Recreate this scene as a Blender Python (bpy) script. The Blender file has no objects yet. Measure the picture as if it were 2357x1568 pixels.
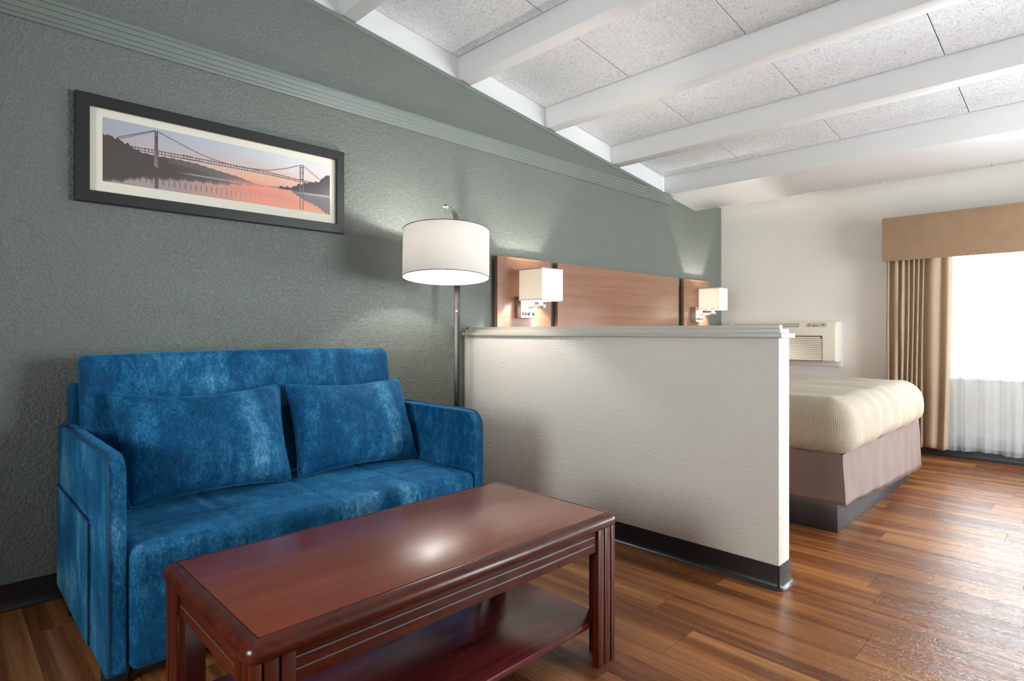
import bpy, bmesh, math, random
import numpy as np
from mathutils import Vector, Matrix, noise as mnoise

random.seed(7)
rng = np.random.default_rng(7)
PI = math.pi
SC = bpy.context.scene
COL = SC.collection

# ------------------------------------------------------------------ room measures (metres)
# X runs along the green wall, Y runs towards it, Z is up
D = 2.95          # green wall face
B = 6.12          # window wall face
XW, YW = -2.2, -2.4   # walls behind the viewpoint
SLOPE = -0.1235   # the ceiling falls towards the window wall
def tz(x): return 2.751 + SLOPE * (x - 3.273)      # underside of the ceiling panels

# ------------------------------------------------------------------ camera, sky, exposure
YAW = 0.7915
cam = bpy.data.cameras.new('camera')
cam.sensor_width = 36.0
cam.lens = 1351.37 / 2357 * 36
cam.shift_y = -22 / 2357
cam.clip_start = 0.05
cam_o = bpy.data.objects.new('camera', cam)
cam_o.location = (0, 0, 1.065)
cam_o.rotation_euler = (PI / 2, 0, YAW - PI / 2)
COL.objects.link(cam_o)
SC.camera = cam_o

w = bpy.data.worlds.new('overcast_sky')
SC.world = w
w.use_nodes = True
bg = w.node_tree.nodes['Background']
bg.inputs[0].default_value = (0.91, 0.96, 1.0, 1)
bg.inputs[1].default_value = 22.0

SC.view_settings.view_transform = 'Standard'
SC.view_settings.look = 'None'
SC.view_settings.gamma = 1.0
SC.view_settings.use_curve_mapping = False
SC.view_settings.exposure = 0.24

WIN1 = (-1.95, 1.06, 0.68, 1.98)     # y0, y1, z0, z1 of the window in the far wall
ADDED_WIN2 = (3.4, 5.2, 0.25, 2.05)         # x0, x1, z0, z1 of an unseen window added on the right for brightness
ADDED_WIN3 = (0.15, 1.35, 0.95, 2.05)        # y0, y1, z0, z1 of an unseen window added behind the viewpoint as fill

def portal(name, loc, rot, sx, sy):
    l = bpy.data.lights.new(name, 'AREA')
    l.shape = 'RECTANGLE'; l.size = sx; l.size_y = sy
    l.cycles.is_portal = True
    o = bpy.data.objects.new(name, l); o.location = loc; o.rotation_euler = rot
    COL.objects.link(o)
portal('sky_portal', (B + 0.16, (WIN1[0] + WIN1[1]) / 2, (WIN1[2] + WIN1[3]) / 2), (0, PI / 2, 0), WIN1[3] - WIN1[2], WIN1[1] - WIN1[0])
portal('sky_portal', ((ADDED_WIN2[0] + ADDED_WIN2[1]) / 2, YW - 0.16, (ADDED_WIN2[2] + ADDED_WIN2[3]) / 2), (PI / 2, 0, 0), ADDED_WIN2[1] - ADDED_WIN2[0], ADDED_WIN2[3] - ADDED_WIN2[2])

portal('sky_portal', (XW - 0.16, (ADDED_WIN3[0] + ADDED_WIN3[1]) / 2, (ADDED_WIN3[2] + ADDED_WIN3[3]) / 2), (0, -PI / 2, 0), ADDED_WIN3[3] - ADDED_WIN3[2], ADDED_WIN3[1] - ADDED_WIN3[0])

LAMP_FLOOR = 14.0
LAMP_SCONCE = 24.0

# ------------------------------------------------------------------ node helpers
def s2l(r, g, b):
    f = lambda c: (c / 255 / 12.92) if c / 255 <= 0.04045 else ((c / 255 + 0.055) / 1.055) ** 2.4
    return (f(r), f(g), f(b), 1.0)

class NT:
    def __init__(self, name):
        self.m = bpy.data.materials.new(name)
        self.m.use_nodes = True
        self.t = self.m.node_tree
        self.b = self.t.nodes['Principled BSDF']
        self.out = self.t.nodes['Material Output']
    def n(self, kind, ins=None, **props):
        x = self.t.nodes.new(kind)
        for k, v in props.items(): setattr(x, k, v)
        for k, v in (ins or {}).items():
            s = x.inputs[k]
            if isinstance(v, bpy.types.NodeSocket): self.t.links.new(v, s)
            else: s.default_value = v
        return x
    def set(self, **kw):
        for k, v in kw.items():
            s = self.b.inputs[k.replace('_', ' ')]
            if isinstance(v, bpy.types.NodeSocket): self.t.links.new(v, s)
            else: s.default_value = v
    def coord(self, scale=(1, 1, 1), rnd=False):
        c = self.n('ShaderNodeTexCoord').outputs['Object']
        if rnd:
            oi = self.n('ShaderNodeObjectInfo').outputs['Random']
            k = self.n('ShaderNodeMath', {0: oi, 1: 37.0}, operation='MULTIPLY').outputs[0]
            c = self.n('ShaderNodeVectorMath', {0: c, 1: k}, operation='ADD').outputs[0]
        return self.n('ShaderNodeMapping', {'Vector': c, 'Scale': scale}).outputs[0]
    def noise(self, vec, scale, detail=2.0, rough=0.5, dist=0.0):
        return self.n('ShaderNodeTexNoise', {'Vector': vec, 'Scale': scale, 'Detail': detail, 'Roughness': rough, 'Distortion': dist}).outputs['Fac']
    def ramp(self, fac, stops, interp='LINEAR'):
        x = self.n('ShaderNodeValToRGB', {'Fac': fac})
        x.color_ramp.interpolation = interp
        e = x.color_ramp.elements
        while len(e) < len(stops): e.new(0.5)
        for el, (p, c) in zip(e, stops):
            el.position = p; el.color = c if len(c) == 4 else (*c, 1)
        return x.outputs['Color']
    def grey(self, fac, a, b, lo=0.0, hi=1.0):
        return self.n('ShaderNodeMapRange', {'Value': fac, 'From Min': a, 'From Max': b, 'To Min': lo, 'To Max': hi}).outputs[0]
    def mix(self, fac, a, b, blend='MIX'):
        x = self.n('ShaderNodeMix', data_type='RGBA', blend_type=blend)
        for i, v in ((0, fac), (6, a), (7, b)):
            if isinstance(v, bpy.types.NodeSocket): self.t.links.new(v, x.inputs[i])
            else: x.inputs[i].default_value = v
        return x.outputs[2]
    def bump(self, height, strength, dist, normal=None):
        ins = {'Height': height, 'Strength': strength, 'Distance': dist}
        if normal is not None: ins['Normal'] = normal
        return self.n('ShaderNodeBump', ins).outputs[0]

def plain(name, col, rough=0.5, metal=0.0, **kw):
    t = NT(name); t.set(Base_Color=col, Roughness=rough, Metallic=metal, **kw)
    return t.m

def wall_paint(name, col, strength=0.6, rough=0.5, scale=70.0):
    t = NT(name)
    c = t.coord()
    big = t.noise(c, 1.3, 2.0)
    t.set(Base_Color=t.mix(big, tuple(x * 0.96 for x in col[:3]) + (1,), tuple(min(1, x * 1.04) for x in col[:3]) + (1,)))
    a = t.noise(c, scale, 2.0, 0.5, 0.6)
    h = t.grey(a, 0.46, 0.62)
    b = t.noise(c, scale * 2.6, 2.0)
    h2 = t.n('ShaderNodeMath', {0: h, 1: b}, operation='ADD').outputs[0]
    t.set(Normal=t.bump(h2, strength, 0.0025), Roughness=rough)
    return t.m

def wood(name, dark, mid, light, grain=(3, 40, 40), rough=0.25, coat=0.3, rnd=False, scale=1.0):
    t = NT(name)
    c = t.coord(grain, rnd)
    a = t.noise(c, scale, 5.0, 0.55, 0.4)
    col = t.ramp(a, [(0.28, dark), (0.5, mid), (0.74, light)])
    t.set(Base_Color=col, Roughness=rough, Coat_Weight=coat, Coat_Roughness=rough * 0.8)
    return t.m

M = {}
M['green'] = wall_paint('green_wall_paint', s2l(113, 119, 112), 0.8, 0.40, 85.0)
M['green_trim'] = plain('green_trim_paint', s2l(120, 128, 121), 0.32)
M['cream'] = wall_paint('cream_wall_paint', s2l(236, 231, 222), 0.35, 0.5)
M['pony'] = wall_paint('partition_paint', s2l(236, 230, 219), 0.45, 0.5, 95.0)
M['cap'] = plain('partition_cap_paint', s2l(206, 201, 190), 0.35)
M['white'] = plain('white_beam_paint', s2l(236, 236, 236), 0.45)
M['dark_gap'] = plain('dark_deck', (0.02, 0.02, 0.02, 1), 0.9)
M['vinyl'] = plain('black_vinyl_baseboard', (0.018, 0.016, 0.015, 1), 0.32)

def tile_mat():
    t = NT('fibre_ceiling_panel')
    c = t.coord((1, 1, 1), True)
    a = t.noise(c, 80.0, 3.0, 0.6, 2.2)
    big = t.noise(c, 6.0, 2.0)
    k = t.grey(a, 0.30, 0.56)
    k2 = t.n('ShaderNodeMath', {0: k, 1: t.grey(big, 0.2, 0.8, -0.06, 0.06)}, operation='ADD').outputs[0]
    t.set(Base_Color=t.ramp(k2, [(0.0, (0.25, 0.26, 0.27)), (0.40, (0.65, 0.67, 0.69)), (0.9, (0.85, 0.87, 0.89))]), Roughness=0.9)
    t.set(Normal=t.bump(a, 0.7, 0.004))
    return t.m
M['tile'] = tile_mat()

def plank_mat():
    t = NT('vinyl_wood_plank')
    oi = t.n('ShaderNodeObjectInfo').outputs['Random']
    c1 = t.coord((26, 1.1, 1), True)
    g = t.noise(c1, 1.0, 5.0, 0.6, 0.5)
    c2 = t.coord((7.5, 0.35, 1), True)
    band = t.noise(c2, 1.0, 2.0, 0.5, 0.3)
    k = t.n('ShaderNodeMath', {0: t.grey(g, 0.2, 0.8, 0, 0.5), 1: t.grey(band, 0.28, 0.72, 0, 0.5)}, operation='ADD').outputs[0]
    col = t.ramp(k, [(0.18, s2l(98, 54, 27)), (0.42, s2l(126, 72, 37)), (0.60, s2l(160, 100, 55)), (0.82, s2l(186, 130, 80))])
    # slim figure lines of the print
    c3 = t.coord((60, 1.6, 1), True)
    fl = t.grey(t.noise(c3, 1.0, 3.0, 0.5, 1.2), 0.30, 0.40, 0.76, 1.0)
    col = t.mix(1.0, col, t.n('ShaderNodeCombineColor', {0: fl, 1: fl, 2: fl}).outputs[0], 'MULTIPLY')
    v = t.grey(oi, 0, 1, 0.82, 1.12)
    col = t.mix(1.0, col, t.n('ShaderNodeCombineColor', {0: v, 1: v, 2: v}).outputs[0], 'MULTIPLY')
    e = t.noise(t.coord((190, 75, 1), True), 1.0, 2.0, 0.6, 0.8)
    w2 = t.noise(t.coord((14, 0.6, 1), True), 1.0, 2.0)
    h = t.n('ShaderNodeMath', {0: e, 1: t.n('ShaderNodeMath', {0: w2, 1: 3.0}, operation='MULTIPLY').outputs[0]}, operation='ADD').outputs[0]
    lx = t.n('ShaderNodeSeparateXYZ', {0: t.n('ShaderNodeTexCoord').outputs['Object']}).outputs[0]
    wv = t.n('ShaderNodeMath', {0: t.n('ShaderNodeMath', {0: lx, 1: 2 * PI / 0.21}, operation='MULTIPLY').outputs[0]}, operation='SINE').outputs[0]
    t.set(Base_Color=col, Roughness=t.grey(band, 0.3, 0.7, 0.30, 0.22), Normal=t.bump(wv, 1.0, 0.0011, t.bump(h, 1.0, 0.0022)), Specular_IOR_Level=0.42)
    return t.m
M['plank'] = plank_mat()

CHERRY = (s2l(66, 20, 8), s2l(84, 28, 13), s2l(100, 38, 20))
M['cherry'] = wood('cherry_wood_x', *CHERRY, grain=(12, 34, 34), rough=0.26, coat=0.15)
M['cherry_top'] = wood('cherry_top_panel', s2l(124, 48, 26), s2l(136, 57, 33), s2l(146, 66, 39), grain=(2.2, 26, 26), rough=0.31, coat=0.5)
M['cherry_y'] = wood('cherry_wood_y', *CHERRY, grain=(34, 2.5, 34), rough=0.26, coat=0.15)
M['cherry_z'] = wood('cherry_wood_z', *CHERRY, grain=(34, 34, 2.5), rough=0.28, coat=0.12)
M['shelf'] = wood('cherry_shelf', s2l(70, 20, 22), s2l(98, 34, 34), s2l(118, 50, 48), grain=(2.5, 22, 22), rough=0.22, coat=0.15)
M['inlay'] = plain('grey_metal_inlay', (0.32, 0.32, 0.33, 1), 0.35, 0.6)
M['headboard'] = wood('headboard_veneer', s2l(134, 90, 66), s2l(146, 102, 77), s2l(156, 113, 88), grain=(1.3, 30, 30), rough=0.32, coat=0.6)
M['hb_edge'] = plain('headboard_edge', s2l(150, 84, 40), 0.4)
M['pole'] = plain('dark_nickel', (0.11, 0.10, 0.09, 1), 0.34, 1.0)
M['steel'] = plain('brushed_nickel', (0.50, 0.47, 0.44, 1), 0.30, 1.0)
M['black'] = plain('black_plastic', (0.012, 0.012, 0.012, 1), 0.4)
M['frame'] = plain('black_picture_frame', (0.018, 0.018, 0.018, 1), 0.38)
M['mat'] = plain('cream_mat_board', s2l(232, 226, 210), 0.7)
M['laminate'] = plain('dark_laminate', (0.020, 0.022, 0.030, 1), 0.36, 0.0, Specular_IOR_Level=1.0)
M['ac'] = plain('cream_plastic', s2l(226, 216, 198), 0.45)
M['ac_white'] = plain('white_sleeve_plastic', s2l(236, 233, 230), 0.4)
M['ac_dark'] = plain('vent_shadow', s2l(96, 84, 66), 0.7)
M['plate'] = plain('white_outlet_plate', s2l(235, 236, 240), 0.25)
M['red'] = plain('red_button', s2l(200, 80, 75), 0.5)
M['teal'] = plain('blue_button', s2l(100, 130, 135), 0.5)
M['greybtn'] = plain('grey_button', s2l(90, 88, 80), 0.5)

def velvet():
    t = NT('blue_velvet')
    c = t.coord((1, 1, 1))
    a = t.noise(t.coord((7, 7, 3.2)), 1.0, 3.0, 0.55, 0.5)
    b = t.noise(t.coord((190, 190, 80)), 1.0, 4.0, 0.7, 0.3)
    m2 = t.noise(t.coord((48, 48, 20)), 1.0, 4.0, 0.65, 0.6)
    k = t.n('ShaderNodeMath', {0: t.grey(a, 0.3, 0.7, 0.04, 0.32), 1: t.grey(b, 0.3, 0.7, 0, 0.34)}, operation='ADD').outputs[0]
    k = t.n('ShaderNodeMath', {0: k, 1: t.grey(m2, 0.3, 0.7, 0, 0.26)}, operation='ADD').outputs[0]
    pt = t.noise(t.coord((20, 9, 14)), 1.0, 2.0, 0.5, 0.4)
    k = t.n('ShaderNodeMath', {0: k, 1: t.grey(pt, 0.35, 0.65, -0.04, 0.05)}, operation='ADD').outputs[0]
    nap = t.grey(t.noise(t.coord((10, 0.7, 0.5)), 1.0, 1.0), 0.48, 0.66, 0, 1)
    msk = t.grey(t.noise(t.coord((1, 1, 1)), 2.6, 1.0), 0.44, 0.62, 0, 1)
    k = t.n('ShaderNodeMath', {0: k, 1: t.n('ShaderNodeMath', {0: t.n('ShaderNodeMath', {0: nap, 1: msk}, operation='MULTIPLY').outputs[0], 1: 0.32}, operation='MULTIPLY').outputs[0]}, operation='ADD').outputs[0]
    col = t.ramp(k, [(0.18, s2l(1, 54, 86)), (0.46, s2l(6, 78, 120)), (0.70, s2l(40, 114, 156)), (0.95, s2l(112, 168, 202))])
    t.set(Base_Color=col, Roughness=0.75, Sheen_Weight=0.5, Sheen_Roughness=0.4, Sheen_Tint=s2l(70, 160, 215), Specular_IOR_Level=0.2)
    t.set(Normal=t.bump(b, 0.25, 0.002))
    return t.m
M['velvet'] = velvet()
M['piping'] = plain('blue_piping', s2l(12, 70, 112), 0.7)
M['seam'] = plain('seam_thread', s2l(8, 50, 84), 0.8)

def coverlet():
    t = NT('crinkled_coverlet')
    tc = t.n('ShaderNodeTexCoord').outputs['Object']
    wob = t.noise(tc, 6.0, 2.0, 0.5)
    s = t.n('ShaderNodeSeparateXYZ', {0: tc})
    u = t.n('ShaderNodeMath', {0: s.outputs[0], 1: s.outputs[1]}, operation='SUBTRACT').outputs[0]
    u = t.n('ShaderNodeMath', {0: u, 1: t.grey(wob, 0, 1, -0.05, 0.05)}, operation='ADD').outputs[0]
    ph = t.n('ShaderNodeMath', {0: u, 1: 2 * PI / 0.0125}, operation='MULTIPLY').outputs[0]
    wv = t.n('ShaderNodeMath', {0: ph}, operation='SINE').outputs[0]
    fine = t.noise(tc, 120.0, 2.0)
    h = t.n('ShaderNodeMath', {0: t.grey(wv, -1, 1), 1: t.grey(fine, 0, 1, 0, 0.5)}, operation='ADD').outputs[0]
    col = t.mix(t.grey(wv, -1, 1), s2l(170, 155, 133), s2l(186, 172, 151))
    t.set(Base_Color=col, Roughness=0.85, Sheen_Weight=0.15, Normal=t.bump(h, 0.5, 0.004))
    return t.m
M['coverlet'] = coverlet()

def fabric(name, col, scale=400.0, var=0.08, rough=0.85):
    t = NT(name)
    c = t.coord()
    a = t.noise(c, scale, 2.0)
    b = t.noise(c, 9.0, 2.0)
    k = t.n('ShaderNodeMath', {0: a, 1: b}, operation='ADD').outputs[0]
    lo = tuple(x * (1 - var) for x in col[:3]) + (1,); hi = tuple(min(1, x * (1 + var)) for x in col[:3]) + (1,)
    t.set(Base_Color=t.mix(t.grey(k, 0.7, 1.3), lo, hi), Roughness=rough, Sheen_Weight=0.2, Normal=t.bump(a, 0.15, 0.001))
    return t
M['skirt'] = fabric('taupe_bed_skirt', s2l(124, 102, 94)).m
M['valance'] = fabric('tan_valance_fabric', s2l(168, 138, 108)).m
def drape_mat():
    t = fabric('taupe_drape', s2l(178, 154, 126), 300.0, 0.05, 0.6)
    tr = t.n('ShaderNodeBsdfTranslucent', {'Color': s2l(190, 165, 135)})
    mx = t.n('ShaderNodeMixShader', {0: 0.12, 1: t.b.outputs[0], 2: tr.outputs[0]})
    t.t.links.new(mx.outputs[0], t.out.inputs[0])
    return t.m
M['drape'] = drape_mat()
def sheer_mat():
    t = NT('white_sheer')
    a = t.n('ShaderNodeBsdfTransparent', {'Color': (1, 1, 1, 1)})
    b = t.n('ShaderNodeBsdfTranslucent', {'Color': (0.92, 0.95, 0.97, 1)})
    d = t.n('ShaderNodeBsdfDiffuse', {'Color': (0.55, 0.62, 0.67, 1)})
    m1 = t.n('ShaderNodeMixShader', {0: 0.5, 1: b.outputs[0], 2: d.outputs[0]})
    weave = t.noise(t.coord((1, 1, 1)), 700.0, 1.0)
    m2 = t.n('ShaderNodeMixShader', {0: t.grey(weave, 0.3, 0.7, 0.30, 0.52), 1: a.outputs[0], 2: m1.outputs[0]})
    t.t.links.new(m2.outputs[0], t.out.inputs[0])
    return t.m
M['sheer'] = sheer_mat()
def glass_mat():
    t = NT('window_glass')
    a = t.n('ShaderNodeBsdfTransparent', {'Color': (0.96, 0.98, 0.98, 1)})
    g = t.n('ShaderNodeBsdfGlossy', {'Roughness': 0.02})
    f = t.n('ShaderNodeFresnel', {'IOR': 1.45})
    m = t.n('ShaderNodeMixShader', {0: f.outputs[0], 1: a.outputs[0], 2: g.outputs[0]})
    t.t.links.new(m.outputs[0], t.out.inputs[0])
    return t.m
M['glass'] = glass_mat()
def shade_mat(name, col, trans, share=0.35):
    t = NT(name)
    d = t.n('ShaderNodeBsdfDiffuse', {'Color': col})
    tr = t.n('ShaderNodeBsdfTranslucent', {'Color': trans})
    m = t.n('ShaderNodeMixShader', {0: share, 1: d.outputs[0], 2: tr.outputs[0]})
    c = t.coord((500, 500, 60))
    bn = t.bump(t.noise(c, 1.0, 2.0), 0.2, 0.001)
    for x in (d, tr): t.t.links.new(bn, x.inputs['Normal'])
    t.t.links.new(m.outputs[0], t.out.inputs[0])
    return t.m
M['drum'] = shade_mat('white_drum_shade', (0.80, 0.78, 0.75, 1), (0.55, 0.53, 0.50, 1))
M['box_shade'] = shade_mat('white_box_shade', (0.66, 0.64, 0.61, 1), (0.80, 0.75, 0.68, 1), 0.20)
M['shade_trim'] = plain('shade_trim', s2l(92, 86, 80), 0.6)
def emit(name, col, s):
    t = NT(name)
    e = t.n('ShaderNodeEmission', {'Color': col, 'Strength': s})
    t.t.links.new(e.outputs[0], t.out.inputs[0])
    return t.m
M['bulb'] = emit('lit_bulb', (1.0, 0.95, 0.88, 1), 14.0)
M['bulb_small'] = emit('lit_small_bulb', (1.0, 0.93, 0.84, 1), 14.0)

# ------------------------------------------------------------------ mesh helpers
WL = {}
def empty(name, loc, label=None, cat=None, group=None):
    o = bpy.data.objects.new(name, None); o.location = loc; o.empty_display_size = 0.1
    COL.objects.link(o); WL[o] = Vector(loc)
    if label: o['label'] = label
    if cat: o['category'] = cat
    if group: o['group'] = group
    return o

class MB:
    def __init__(self): self.V = []; self.F = []
    def add(self, v, f):
        n = len(self.V); self.V += [tuple(p) for p in v]; self.F += [tuple(i + n for i in q) for q in f]; return self
    def box(self, x0, x1, y0, y1, z0, z1):
        v = [(x, y, z) for z in (z0, z1) for y in (y0, y1) for x in (x0, x1)]
        return self.add(v, [(0, 2, 3, 1), (4, 5, 7, 6), (0, 1, 5, 4), (2, 6, 7, 3), (0, 4, 6, 2), (1, 3, 7, 5)])
    def prism(self, poly, axis, a0, a1):
        # poly: list of 2-D points; axis 'x': (y,z), 'y': (x,z), 'z': (x,y)
        def P(p, a): return {'x': (a, p[0], p[1]), 'y': (p[0], a, p[1]), 'z': (p[0], p[1], a)}[axis]
        n = len(poly)
        v = [P(p, a0) for p in poly] + [P(p, a1) for p in poly]
        f = [tuple(range(n))[::-1], tuple(range(n, 2 * n))] + [(i, (i + 1) % n, n + (i + 1) % n, n + i) for i in range(n)]
        return self.add(v, f)
    def sweep(self, path, sec, frame, closed=False, caps=True):
        # sec: list of (a,b); frame(i) -> (A,B) axes at path point i
        n = len(sec); v = []
        for i, p in enumerate(path):
            A, Bx = frame(i); p = Vector(p)
            v += [p + A * a + Bx * b for a, b in sec]
        m = len(path); f = []
        for i in range(m if closed else m - 1):
            j = (i + 1) % m
            f += [(i * n + k, i * n + (k + 1) % n, j * n + (k + 1) % n, j * n + k) for k in range(n)]
        if caps and not closed: f += [tuple(range(n))[::-1], tuple((m - 1) * n + k for k in range(n))]
        return self.add(v, f)
    def tube(self, path, r, seg=8, closed=False):
        P = [Vector(p) for p in path]; m = len(P)
        fr = []
        prev = None
        for i in range(m):
            a = P[(i - 1) % m] if (closed or i > 0) else P[i]
            b = P[(i + 1) % m] if (closed or i < m - 1) else P[i]
            t = (b - a).normalized()
            if prev is None:
                up = Vector((0, 0, 1)) if abs(t.z) < 0.9 else Vector((1, 0, 0))
                A = t.cross(up).normalized()
            else:
                A = (prev - t * prev.dot(t)).normalized()
            prev = A; fr.append((A, t.cross(A)))
        sec = [(r * math.cos(2 * PI * k / seg), r * math.sin(2 * PI * k / seg)) for k in range(seg)]
        return self.sweep(P, sec, lambda i: fr[i], closed)
    def grid(self, fn, nu, nv):
        v = [fn(i / nu, j / nv) for j in range(nv + 1) for i in range(nu + 1)]
        f = [(j * (nu + 1) + i, j * (nu + 1) + i + 1, (j + 1) * (nu + 1) + i + 1, (j + 1) * (nu + 1) + i) for j in range(nv) for i in range(nu)]
        return self.add(v, f)
    def lathe(self, prof, c, seg=40, mtx=None):
        v = []; n = len(prof)
        for k in range(seg):
            a = 2 * PI * k / seg
            for r, z in prof:
                p = Vector((r * math.cos(a), r * math.sin(a), z))
                if mtx is not None: p = mtx @ p
                v.append(p + Vector(c))
        f = [(k * n + i, ((k + 1) % seg) * n + i, ((k + 1) % seg) * n + i + 1, k * n + i + 1) for k in range(seg) for i in range(n - 1)]
        return self.add(v, f)
    def rbox(self, c, size, r, step, fn=None):
        # box with rounded edges as a dense mesh, then bent by fn
        h = [s / 2 for s in size]
        def line(hh):
            n = max(2, int(round(2 * hh / step))); a = [-hh + 2 * hh * i / n for i in range(n + 1)]
            ex = [s * (hh - r * q) for s in (-1, 1) for q in (0.12, 0.29, 0.5, 0.75, 1.0)] if r > 0 else []
            a = sorted(set(round(x, 5) for x in a + ex)); o = [a[0]]
            for x in a[1:]:
                if x - o[-1] > r * 0.06 + 1e-4: o.append(x)
            o[-1] = a[-1]
            return o
        L = [line(x) for x in h]; idx = {}; V = []; F = []
        def vid(p):
            k = tuple(round(x, 5) for x in p)
            if k not in idx:
                q = [max(-(h[i] - r), min(h[i] - r, p[i])) for i in range(3)]
                d = Vector([p[i] - q[i] for i in range(3)])
                if d.length > 1e-9: d = d.normalized() * r
                w_ = [q[i] + d[i] + c[i] for i in range(3)]
                idx[k] = len(V); V.append(fn(*w_) if fn else tuple(w_))
            return idx[k]
        for ax in range(3):
            u, v = [(1, 2), (2, 0), (0, 1)][ax]
            for s in (-1, 1):
                for i in range(len(L[u]) - 1):
                    for j in range(len(L[v]) - 1):
                        q = []
                        for a, b in ((i, j), (i + 1, j), (i + 1, j + 1), (i, j + 1)):
                            p = [0, 0, 0]; p[ax] = s * h[ax]; p[u] = L[u][a]; p[v] = L[v][b]; q.append(vid(p))
                        F.append(q if s > 0 else q[::-1])
        return self.add(V, F)
    def obj(self, name, mat, parent=None, bevel=0.0, seg=2, smooth=False, angle=40, kind=None, label=None, cat=None, group=None, origin=None, fix=True):
        o_ = WL.get(parent, Vector((0, 0, 0))) if parent is not None else Vector(origin if origin else (0, 0, 0))
        me = bpy.data.meshes.new(name)
        me.from_pydata([tuple(Vector(p) - o_) for p in self.V], [], self.F)
        if bevel or fix:
            bm = bmesh.new(); bm.from_mesh(me)
            if fix: bmesh.ops.recalc_face_normals(bm, faces=bm.faces)
            if bevel:
                es = [e for e in bm.edges if len(e.link_faces) == 2 and e.calc_face_angle(0) > 0.5]
                bmesh.ops.bevel(bm, geom=es, offset=bevel, segments=seg, profile=0.5, affect='EDGES', clamp_overlap=True)
            bm.to_mesh(me); bm.free()
        if smooth or bevel:
            for p in me.polygons: p.use_smooth = True
            me.set_sharp_from_angle(angle=math.radians(angle))
        me.materials.append(mat)
        o = bpy.data.objects.new(name, me)
        if parent is not None: o.parent = parent
        else: o.location = o_
        COL.objects.link(o)
        WL[o] = Vector(o_)
        if kind: o['kind'] = kind
        if label: o['label'] = label
        if cat: o['category'] = cat
        if group: o['group'] = group
        return o

def put(me, name, parent, loc):      # a further piece that shares mesh data
    o = bpy.data.objects.new(name, me); o.parent = parent; o.location = loc
    COL.objects.link(o); return o

def bez(P, n):
    P = [Vector(p) for p in P]; o = []
    for i in range(n + 1):
        t = i / n; o.append(P[0] * (1 - t) ** 3 + P[1] * 3 * t * (1 - t) ** 2 + P[2] * 3 * t * t * (1 - t) + P[3] * t ** 3)
    return o

def wall_hole(u0, u1, z0, z1, a0, a1, b0, b1):
    # cells of a wall (u,z) around the hole a0..a1, b0..b1
    us = [u0, a0, a1, u1]; zs = [z0, b0, b1, z1]
    return [(us[i], us[i + 1], zs[j], zs[j + 1]) for i in range(3) for j in range(3) if not (i == 1 and j == 1)], us, zs

def holed_wall(axis, d0, d1, u0, u1, z0, z1, hole):
    mb = MB(); us = [u0, hole[0], hole[1], u1]; zs = [z0, hole[2], hole[3], z1]
    P = lambda d, u, z: (d, u, z) if axis == 'x' else (u, d, z)
    V = [P(d, u, z) for d in (d0, d1) for z in zs for u in us]
    ix = lambda k, j, i: k * 16 + j * 4 + i
    F = []
    for j in range(3):
        for i in range(3):
            if i == 1 and j == 1: continue
            for k in (0, 1): F.append((ix(k, j, i), ix(k, j, i + 1), ix(k, j + 1, i + 1), ix(k, j + 1, i)))
    rim = [(0, 0), (0, 1), (0, 2), (0, 3), (1, 3), (2, 3), (3, 3), (3, 2), (3, 1), (3, 0), (2, 0), (1, 0)]
    inn = [(1, 1), (1, 2), (2, 2), (2, 1)]
    for L in (rim, inn):
        for q in range(len(L)):
            a, b = L[q], L[(q + 1) % len(L)]
            F.append((ix(0, *a), ix(0, *b), ix(1, *b), ix(1, *a)))
    return mb.add(V, F)

# ================================================================== THE ROOM
# floor: dark underlay with separate planks running towards the green wall
floor = MB().box(XW, B, YW, D, -0.06, -0.0035).obj('floor', M['dark_gap'], kind='structure')
PW, PL, GAP = 0.21, 1.22, 0.0012
_pl = {}
def plank_mesh(wd, ln):
    k = (round(wd, 3), round(ln, 3))
    if k not in _pl:
        o = MB().box(0, wd - GAP, 0, ln - GAP, -0.0035, 0).obj('plank', M['plank'], floor)
        _pl[k] = o.data
        bpy.data.objects.remove(o)
    return _pl[k]
i0 = int(math.floor((XW - 1.925) / PW))
for i in range(i0, 40):
    xa = 1.925 + i * PW; xb = xa + PW
    xa, xb = max(xa, XW), min(xb, B)
    if xb - xa < 0.01: continue
    ph = {3: 0.643}.get(i, (i * 0.447 + (i % 3) * 0.13) % PL)
    y = ph - PL * math.ceil((ph - YW) / PL)
    while y < D:
        ya, yb = max(y, YW), min(y + PL, D)
        if yb - ya > 0.01: put(plank_mesh(xb - xa, yb - ya), 'plank', floor, (xa, ya, 0))
        y += PL

# green wall with its raking top, white band above it
def gt(x): return tz(x) - 0.163
B4A, B4B = 4.98, 5.545
def b4z(x): return 2.36 + SLOPE * (x - B4A)
poly = [(XW, 0), (B, 0), (B, tz(B) + 0.01), (B4B, tz(B4B) + 0.01), (B4B, b4z(B4B) - 0.0005), (B4A, b4z(B4A) - 0.0005), (XW, gt(XW))]
MB().prism(poly, 'y', D, D + 0.12).obj('wall_left', M['green'], kind='structure')
poly = [(XW, gt(XW) - 0.03), (B4A, gt(B4A) - 0.03), (B4A, tz(B4A) + 0.02), (XW, tz(XW) + 0.02)]
MB().prism(poly, 'y', D + 0.028, D + 0.1195).obj('wall_upper', M['white'], kind='structure')
poly = [(XW, gt(XW) - 0.026), (B4A, gt(B4A) - 0.026), (B4A, gt(B4A)), (XW, gt(XW))]
MB().prism(poly, 'y', D - 0.005, D + 0.002).obj('trim_2', M['green_trim'], kind='structure')
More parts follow.
